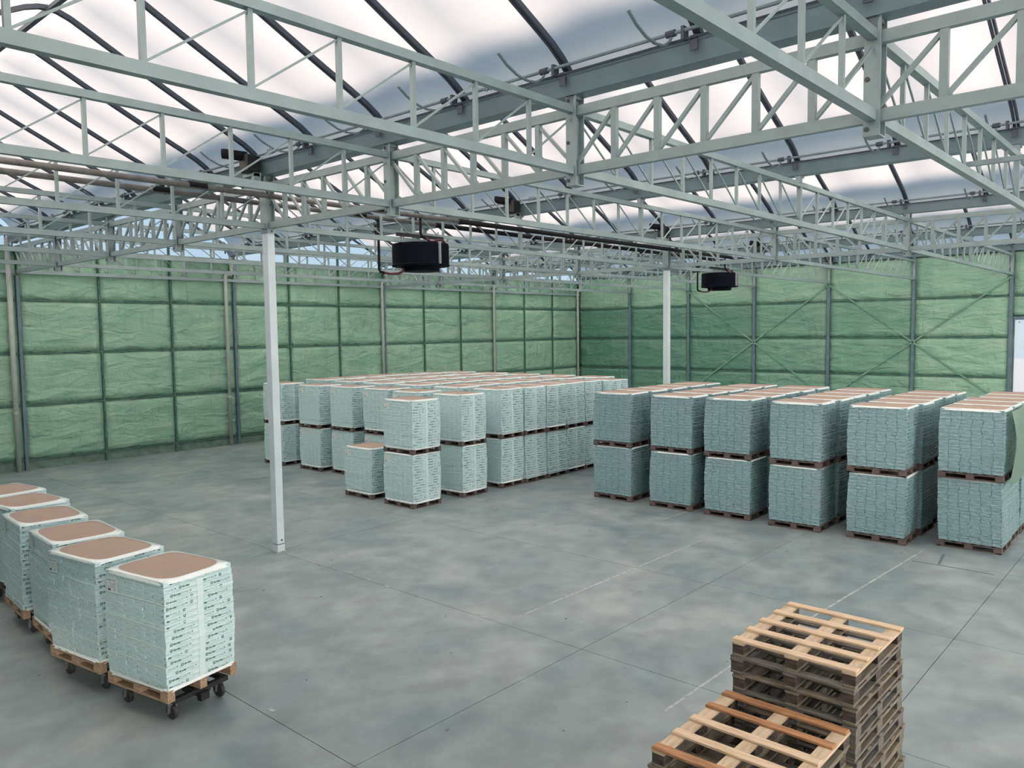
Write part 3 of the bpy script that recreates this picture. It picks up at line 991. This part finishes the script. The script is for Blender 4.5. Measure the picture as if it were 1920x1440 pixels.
def build_variant(var, kind='block'):
    off = layer_offsets(var)
    r = random.Random(80 + var)
    rimw, rimp = (0.046, 4.4) if kind == 'cart' else (0.045, 9)
    packs = []      # (x0, x1, y0, y1, z0, z1)
    pr = MB()
    for k, (dx, dy, gr) in enumerate(off):
        z0 = PH + k * LAY
        hx, hy = LW / 2 + gr, LD / 2 + gr
        w = 2 * hx / NC
        js = [0.0] + [r.uniform(-0.022, 0.022) for _ in range(NC - 1)] + [0.0]
        for c in range(NC):
            jy = r.uniform(-0.006, 0.004)
            packs.append((-hx + c * w + dx + js[c], -hx + (c + 1) * w + dx - 0.002 + js[c + 1], -hy + dy + jy, hy + dy, z0, z0 + LAY - 0.001))
        xf = hx + dx + 0.0006
        zt = z0 + LAY * 0.36
        ya, yb = -hy + dy + 0.02, hy + dy - 0.02
        m0, m1 = dy - 0.055, dy + 0.055
        for (s0, s1) in ((ya, m0), (m1, yb)):
            y = s0 + r.choice([0.0, 0.03, 0.06, 0.1, -0.2, -0.2])
            if y < s0:
                # cut-off tail of a mark
                y = s0
                if r.random() < 0.5:
                    y = put(pr, T_A2, y, zt, xf, 0) + 0.008
                y = put(pr, T_B, y, zt, xf, 1) + 0.02
                dot(pr, y, zt + 0.012, xf)
                y += 0.05
            while y < s1 - 0.05:
                if y + 0.31 <= s1:
                    y = emblem(pr, y, zt, xf)
                    y = put(pr, T_A, y, zt, xf, 0) + 0.008
                    y = put(pr, T_B, y, zt, xf, 1) + 0.02
                    dot(pr, y, zt + 0.012, xf)
                    y += r.uniform(0.05, 0.09)
                else:
                    rem = s1 - y
                    if rem > 0.05:
                        y = emblem(pr, y, zt, xf)
                    if rem > 0.19:
                        y = put(pr, T_A, y, zt, xf, 0) + 0.008
                    if rem > 0.27:
                        y = put(pr, T_B2, y, zt, xf, 1)
                    break
        # specks of print folded round on to the pack ends
        for c in range(1, NC):
            if r.random() < 0.55:
                x = -hx + c * w + dx + js[c] + r.uniform(-0.004, 0.004)
                yy = -hy + dy - 0.0045
                h = r.uniform(0.012, 0.035)
                wd = r.uniform(0.005, 0.011)
                zz = z0 + r.uniform(0.01, 0.03)
                s = r.uniform(-0.012, 0.012)
                pr.add([(x, yy, zz), (x + wd, yy, zz), (x + wd + s, yy, zz + h), (x + s, yy, zz + h)], [(0, 1, 2, 3)], r.choice([0, 0, 1]))
        if r.random() < 0.7:
            x = hx + dx - 0.012
            pr.add([(x - 0.03, -hy + dy - 0.004, z0 + 0.03), (x, -hy + dy - 0.004, z0 + 0.03), (x, -hy + dy - 0.004, z0 + 0.04), (x - 0.03, -hy + dy - 0.004, z0 + 0.04)], [(0, 1, 2, 3)], 0)
    # seam band on +x
    sb = MB()
    for (d0, k) in zip(off[:-1], range(NL - 1)):
        d1 = off[k + 1]
        za, zb = PH + k * LAY + 0.004, PH + (k + 1) * LAY + 0.004
        xa, xb = LW / 2 + d0[2] + d0[0] + 0.004, LW / 2 + d1[2] + d1[0] + 0.004
        sb.add([(xa, d0[1] - 0.042, za), (xa, d0[1] + 0.042, za), (xb, d1[1] + 0.042, zb), (xb, d1[1] - 0.042, zb),
                (xa - .012, d0[1] - 0.042, za), (xa - .012, d0[1] + 0.042, za), (xb - .012, d1[1] + 0.042, zb), (xb - .012, d1[1] - 0.042, zb)],
               [(0, 1, 2, 3), (0, 3, 7, 4), (1, 5, 6, 2)])
    pm = MB()
    for p in packs:
        pack_verts(*p, b=pm)
    # top: cardboard with rounded shape, rim of film round it
    top = PH + LH
    dx, dy, gr = off[-1]
    hx, hy = LW / 2 + gr + 0.004, LD / 2 + gr + 0.004
    N = 48
    rr = random.Random(var + 9)
    ph = [rr.uniform(0, 6) for _ in range(4)]

    def sq(a, p):
        c_, s_ = math.cos(a), math.sin(a)
        return math.copysign(abs(c_) ** (2 / p), c_), math.copysign(abs(s_) ** (2 / p), s_)
    inner, outer, low = [], [], []
    for i in range(N):
        a = 2 * PI * (i + 0.5) / N
        ux, uy = sq(a, rimp)
        wv = 1 + (0.014 * math.sin(3 * a + ph[0]) + 0.010 * math.sin(5 * a + ph[1])) * (1 if kind == 'cart' else 0.6)
        inner.append((dx + (hx - rimw) * ux * wv, dy + (hy - rimw) * uy * wv, top + 0.007))
        ux, uy = sq(a, 14)
        outer.append((dx + (hx - 0.006) * ux, dy + (hy - 0.006) * uy, top + 0.004))
        low.append((dx + (hx + 0.004) * ux, dy + (hy + 0.004) * uy, top - 0.034 - 0.010 * math.sin(4 * a + ph[2])))
    rim = MB()
    vs = inner + outer + low
    fs = []
    for i in range(N):
        j = (i + 1) % N
        fs += [(i, i + N, j + N, j), (i + N, i + 2 * N, j + 2 * N, j + N)]
    rim.add(vs, fs)
    cs = MB().box(dx - hx + 0.03, dx + hx - 0.03, dy - hy + 0.03, dy + hy - 0.03, top - 0.002, top + 0.003)
    # skirt of gathered film at the bottom
    sk = MB()
    vs = []
    for i in range(N):
        a = 2 * PI * (i + 0.5) / N
        ux, uy = sq(a, 12)
        vs.append((off[0][0] + (LW / 2 + 0.004) * ux, off[0][1] + (LD / 2 + 0.004) * uy, PH + 0.028 + 0.006 * math.sin(5 * a + ph[3])))
    for i in range(N):
        a = 2 * PI * (i + 0.5) / N
        ux, uy = sq(a, 16)
        vs.append(((LW / 2 + 0.010) * ux, (LD / 2 + 0.010) * uy, PH - 0.006 - 0.018 * abs(math.sin(4 * a + ph[0]))))
    fs = [(i, i + N, (i + 1) % N + N, (i + 1) % N) for i in range(N)]
    sk.add(vs, fs)
    # delivery note, upper left of the -y face
    k = NL - 2
    yy = -LD / 2 + min(off[NL - 2][1] - off[NL - 2][2], off[NL - 3][1] - off[NL - 3][2], off[NL - 4][1] - off[NL - 4][2]) - 0.010
    x0, z0 = -LW / 2 + 0.07, top - 0.27
    nb = MB().box(x0, x0 + 0.21, yy, yy + 0.002, z0, z0 + 0.18)
    ink = MB()

    def q(xa, xb, za, zb):
        ink.add([(x0 + xa, yy - 0.001, z0 + za), (x0 + xb, yy - 0.001, z0 + za), (x0 + xb, yy - 0.001, z0 + zb), (x0 + xa, yy - 0.001, z0 + zb)], [(0, 1, 2, 3)])
    q(0.02, 0.075, 0.02, 0.045)
    for zz in (0.06, 0.08, 0.10, 0.12):
        xx = 0.015
        while xx < 0.19:
            ww = rr.uniform(0.008, 0.03)
            if rr.random() < 0.75:
                q(xx, min(xx + ww, 0.2), zz, zz + 0.006)
            xx += ww + 0.008
    q(0.012, 0.10, 0.15, 0.158)
    q(0.12, 0.19, 0.155, 0.162)
    q(0.15, 0.17, 0.03, 0.045)
    return dict(packs=packs, packmesh=pm.mesh('slab_packs', M['pack'], smooth=False), print=pr.mesh('print', [M['print'], M['printl']]),
                seam=sb.mesh('seam_band', M['tape']), card=cs.mesh('cardboard_sheet', M['card']), rim=rim.mesh('wrap_rim', M['wrap'], smooth=True),
                skirt=sk.mesh('wrap_skirt', M['wrap'], smooth=True), note=nb.mesh('delivery_note', M['paper']), ink=ink.mesh('note_print', M['ink']))


VAR = [build_variant(v) for v in range(4)]
CVAR = [build_variant(v, 'cart') for v in range(4)]
SHADED = []
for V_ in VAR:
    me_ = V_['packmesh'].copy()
    me_.materials[0] = M['pack_shaded']
    SHADED.append(me_)
pb = MB()
pack_verts(-PW / 2, PW / 2 - 0.002, -LD / 2, LD / 2, 0, LAY - 0.001, b=pb)
PACK1 = pb.mesh('slab_pack', M['pack'])


# pallets -----------------------------------------------------------
def board_mesh(l, w, t, mt, seed, name):
    r = random.Random(seed)
    b = MB().bev(-l / 2, l / 2, -w / 2, w / 2, -t / 2, t / 2, 0.0025)
    return b.mesh(name, mt)


def pallet_specs(L=1.2, W=1.0, ndeck=5, rnd_=None):
    """x is the long direction. list of (name, size, centre, along)"""
    r = rnd_ or random.Random(1)
    out = []
    for i in range(ndeck):
        x = -L / 2 + 0.05 + (L - 0.10) * i / (ndeck - 1)
        w = 0.085 if ndeck < 7 else 0.1
        out.append(('deck_board', (w, W, 0.020), (x, 0, 0.134)))
    for y in (-W / 2 + 0.05, 0, W / 2 - 0.05):
        out.append(('stringer', (L, 0.10, 0.022), (0, y, 0.113)))
        out.append(('bottom_board', (L, 0.10, 0.022), (0, y, 0.011)))
        for x in (-L / 2 + 0.0725, 0, L / 2 - 0.0725):
            out.append(('block', (0.145, 0.10, 0.080), (x, y, 0.062)))
    return out


_pal = {}


def simple_pallet(mt):
    b = MB()
    for nme, (sx, sy, sz), (cx, cy, cz) in pallet_specs(ndeck=7):
        b.box(cx - sx / 2, cx + sx / 2, cy - sy / 2, cy + sy / 2, cz - sz / 2, cz + sz / 2)
    # bottom cross boards close the perimeter
    for x in (-0.55, 0.55):
        b.box(x - 0.05, x + 0.05, -0.5, 0.5, 0.0005, 0.0205)
    return b.mesh('pallet', mt)


PAL = simple_pallet(M['loadwood'])


def make_load(label, x, y, z, var, rz=0.0, group='wrapped pallet loads', sc=1.0, detail=False, note=True, shown=True):
    """x, y: centre of the load"""
    t = thing('pallet_load', label, 'pallet load', (x, y, z), rz, group)
    if sc != 1.0:
        t.scale = (1, 1, sc)
    V = (CVAR if 'trolley' in group else VAR)[var]
    if detail:
        p = link('pallet', MB().box(-0.6, 0.6, -0.5, 0.5, 0.1235, 0.124).mesh('pallet', M['cartwood']), t)
        for nme, (sx, sy, sz), (cx, cy, cz) in pallet_specs(ndeck=7):
            link(nme, MB().bev(cx - sx / 2, cx + sx / 2, cy - sy / 2, cy + sy / 2, cz - sz / 2, cz + sz / 2, 0.003).mesh(nme, M['cartwood']), p)
        fr_ = random.Random(int(x * 10))
        for zf in (0.22, 0.42, 0.60, 0.80):
            pts, za = [], PH + LH * zf
            sl = fr_.uniform(-0.05, 0.09)
            for (ax, ay) in ((-1, 1), (-1, -1), (1, -1), (1, 1)):
                kk = min(NL - 1, int(zf * NL))
                dx_, dy_, gr_ = layer_offsets(var)[kk]
                pts.append((dx_ + ax * (LW / 2 + gr_ + 0.003), dy_ + ay * (LD / 2 + gr_ + 0.003), za + sl * (0.5 * ay + 0.5 * ax * ay * 0.6)))
            link('wrap_fold', MB().beam(pts[0], pts[1], 0.004, 0.007).beam(pts[1], pts[2], 0.004, 0.007).beam(pts[2], pts[3], 0.004, 0.007).mesh('wrap_fold', M['wrap']), t)
        for (x0, x1, y0, y1, z0, z1) in V['packs']:
            o = link('slab_pack', PACK1, t, loc=((x0 + x1) / 2 + 0.001, (y0 + y1) / 2, z0))
            o.scale = ((x1 - x0) / (PW - 0.002), (y1 - y0) / LD, 1)
    else:
        link('pallet', PAL, t)
        link('slab_packs', SHADED[var] if 'right-hand' in group else V['packmesh'], t, kind='stuff')
    link('cardboard_sheet', V['card'], t)
    link('wrap_rim', V['rim'], t)
    if shown:
        link('print_pattern', V['print'], t)
        if 'right-hand' not in group:
            link('wrap_skirt', V['skirt'], t)
            link('seam_band', V['seam'], t)
        if note:
            nn = link('delivery_note', V['note'], t)
            link('note_print', V['ink'], nn)
    return t


TIER = 1.46
LR = random.Random(11)


def stack2(x, y, name, grp, sc=1.0, both=True, note=True, rz=None, var=None):
    for lvl, nm in ((0, 'lower'), (1, 'upper')):
        v = LR.randrange(4) if var is None else var[lvl]
        a = LR.uniform(-0.012, 0.012) if rz is None else rz
        make_load('%s wrapped load, %s' % (nm, name), x + LR.uniform(-0.012, 0.012), y + LR.uniform(-0.012, 0.012), lvl * TIER * sc, v, a, grp, sc, note=note)


# right-hand block: six columns, five rows
RX = [18.05, 19.85, 21.40, 23.10, 24.87, 26.55]
RY = [-23.36, -22.26, -21.22, -20.18, -19.14]
ROW = ['front row', 'second row', 'third row', 'fourth row', 'back row']
for j, y in enumerate(RY):
    for i, x in enumerate(RX):
        yy = y + (0.5 if i == 5 else LR.uniform(-0.03, 0.03))
        stack2(x + 0.6 + (LR.uniform(-0.03, 0.05) if j else 0), yy + 0.5, '%s, %s column of the right-hand block' % (ROW[j], ORD[i]), 'loads in the right-hand block', note=False,
               rz=math.radians(1.2) if j == 0 and i < 5 else None)

# left-hand block
LX = [5.30, 7.38, 8.95, 10.65, 12.33, 14.10]
FY = [-25.92, -25.80, -25.62, -25.55, -25.80, -25.77]
for i in range(6):
    stack2(LX[i] + 0.6, FY[i] + 0.5, 'front row, %s column of the left-hand block' % ORD[i], 'loads in the left-hand block', sc=0.988)
LYR = [-24.10, -23.05, -22.02, -21.0, -19.97, -18.93]
LX2 = [5.15, 7.0, 8.7, 10.45, 12.25, 14.10]
for j, y in enumerate(LYR):
    for i in range(6):
        stack2(LX2[i] + 0.6 + (0.3 if j == 5 else 0) + (LR.uniform(-0.1, 0.1) if i < 5 else LR.uniform(-0.03, 0.03)), y + 0.5,
               '%s row, %s column of the left-hand block' % (ORD[j + 1], ORD[i]), 'loads in the left-hand block')
for i in range(5):
    stack2(LX2[i] + 0.9 + 0.6, -17.88 + 0.5, 'last row, %s column of the left-hand block' % ORD[i], 'loads in the left-hand block')
# the pair standing in front, and the single low one
stack2(14.10 + 0.6, -27.56 + 0.5, 'pair standing alone before the left-hand block', 'loads standing in front', sc=0.978, rz=0.0, var=(3, 0))
make_load('single low wrapped load left of the lone pair, cardboard curled', 12.28 + 0.6, -27.52 + 0.5, 0, 1, 0.01, 'loads standing in front', 0.97)

# torn film hanging off the rightmost column of the right-hand block
vs, fs = [], []
for k in range(11):
    for i in range(7):
        u, v = i / 6, k / 10
        vs.append((27.83 + 0.18 * math.sin(PI * v * 0.9) * (0.4 + u * 0.6) + 0.03 * math.sin(7 * u + 5 * v), -22.7 + 1.9 * u, 2.9 - 1.35 * v - 0.18 * (1 - u) * v))
for k in range(10):
    for i in range(6):
        a = k * 7 + i
        fs.append((a, a + 1, a + 8, a + 7))
thing('torn_film', 'sagging greenish film hanging off the rightmost stack at the right edge', 'plastic film', me=MB().add(vs, fs).mesh('torn_film', M['torn'], smooth=True))

# ------------------------------------------------------------------ trolley train on the left
CARTS = [(21.72, -37.02, 10.5, 0, 'front trolley nearest the camera'), (20.23, -37.22, 9.0, 3, 'second trolley'), (18.79, -37.25, -3.0, 1, 'third trolley'),
         (17.22, -37.20, -4.0, 2, 'fourth trolley'), (15.75, -36.90, 6.0, 0, 'fifth trolley'), (14.35, -36.80, 9.0, 1, 'last trolley at the left photo edge')]
FR_Z = 0.285


def trolley(label, x, y, rz):
    t = thing('trolley', label, 'trolley', (x, y, 0), rz, 'low black trolleys in a train')
    fr = MB()
    for yy in (-0.36, 0.36):
        fr.box(-0.56, 0.56, yy - 0.03, yy + 0.03, FR_Z - 0.06, FR_Z)
    for xx in (-0.53, 0, 0.53):
        fr.box(xx - 0.03, xx + 0.03, -0.33, 0.33, FR_Z - 0.06, FR_Z)
    link('frame', fr.mesh('frame', M['black']), t)
    for wx, wy in ((-0.44, -0.34), (0.44, -0.34), (-0.44, 0.34), (0.44, 0.34)):
        f = link('caster_fork', MB().box(wx - 0.05, wx + 0.05, wy - 0.05, wy + 0.05, FR_Z - 0.085, FR_Z - 0.06)
                 .beam((wx, wy - 0.035, 0.08), (wx + 0.02, wy - 0.035, FR_Z - 0.07), 0.06, 0.008).beam((wx, wy + 0.035, 0.08), (wx + 0.02, wy + 0.035, FR_Z - 0.07), 0.06, 0.008)
                 .mesh('caster_fork', M['chrome']), t)
        w = link('wheel', MB().lathe([(0.03, -0.03), (0.085, -0.025), (0.095, -0.015), (0.095, 0.015), (0.085, 0.025), (0.03, 0.03)], n=20).mesh('wheel', M['wheel']), f, loc=(wx, wy, 0.095))
        w.rotation_euler = (PI / 2, 0, 0)
    link('tow_bar', MB().beam((-0.56, 0.0, 0.17), (-0.88, 0.0, 0.15), 0.05, 0.04).box(0.54, 0.62, -0.06, 0.06, 0.14, 0.24).mesh('tow_bar', M['black']), t)
    link('battery_box', MB().bev(0.12, 0.42, 0.02, 0.24, 0.12, 0.225, 0.01).mesh('battery_box', M['black']), t)
    return t


for i, (cx, cy, deg, v, lab) in enumerate(CARTS):
    a = math.radians(deg)
    ox, oy = -0.6, 0.5
    x = cx + ox * math.cos(a) - oy * math.sin(a)
    y = cy + ox * math.sin(a) + oy * math.cos(a)
    trolley('low black trolley on casters, %s' % lab, x, y, a)
    make_load('white wrapped load with brown cardboard top on the %s' % lab, x, y, FR_Z, v, a, 'loads on the trolley train', detail=i < 4, sc=1.0 if i else 0.995)

# ------------------------------------------------------------------ empty pallets, two piles
PR = random.Random(5)
_pm = {}


def pal_piece(name, size, mt):
    key = (name, size, mt.name)
    if key not in _pm:
        sx, sy, sz = size
        _pm[key] = MB().bev(-sx / 2, sx / 2, -sy / 2, sy / 2, -sz / 2, sz / 2, 0.003).mesh(name, mt)
    return _pm[key]


def board_along(name, l, w, t, mt):
    """board modelled along x so the grain runs lengthwise"""
    return pal_piece(name, (l, w, t), mt)


def empty_pallet(label, x, y, z, rz, deck, mt, blk, grp):
    """long side (1.2) along y, deck boards (1.0) along x"""
    t = thing('wooden_pallet', label, 'pallet', (x, y, z), rz, grp)
    W, L = 1.02, 1.2
    n = len(deck)
    for i, dm in enumerate(deck):
        yy = -L / 2 + 0.048 + (L - 0.096) * i / (n - 1)
        w = 0.085 + PR.uniform(-0.006, 0.006)
        o = link('deck_board', board_along('deck_board', W, round(w, 2), 0.021, dm), t, loc=(PR.uniform(-0.012, 0.012), yy, 0.1335), rz=PR.uniform(-0.01, 0.01))
    for xx in (-W / 2 + 0.055, 0, W / 2 - 0.055):
        link('stringer', board_along('stringer', L, 0.11, 0.022, mt), t, loc=(xx, 0, 0.112), rz=PI / 2)
        link('bottom_board', board_along('bottom_board', L, 0.10, 0.022, M['weather'] if mt is M['pine2'] else mt), t, loc=(xx, 0, 0.011), rz=PI / 2)
        for yy in (-L / 2 + 0.07, 0, L / 2 - 0.07):
            link('block', board_along('block', 0.10, 0.13, 0.079, blk), t, loc=(xx, yy, 0.0615))
    return t


def pile(x, y, n, top_deck, where, grp):
    for k in range(n):
        last = k == n - 1
        if last:
            deck, mt, blk = top_deck, M['pine2'], M['block']
            lab = 'top pallet of the %s, fresh pale boards' % where
        else:
            base = M['weather'] if PR.random() < 0.6 else M['weather2']
            deck = [M['weather2'] if PR.random() < 0.3 else base for _ in range(5)]
            mt, blk = base, M['block'] if k > n - 4 else M['weather2']
            lab = 'weathered pallet in the %s, %s down from the top' % (where, ORD[n - 2 - k])
        dx = PR.uniform(-0.02, 0.02) + (0.03 if k < n - 2 else 0)
        empty_pallet(lab, x + dx, y + PR.uniform(-0.015, 0.015), k * 0.144, PR.uniform(-0.012, 0.012), deck, mt, blk, grp)


P_, P2, A_ = M['pine'], M['pine2'], M['amber']
pile(28.34, -34.35, 14, [P_, P_, P_, P_, P_], 'tall rear pile', 'pallets in the tall pile')
pile(28.32, -35.60, 11, [A_, P_, P_, A_, A_], 'shorter front pile', 'pallets in the shorter pile')
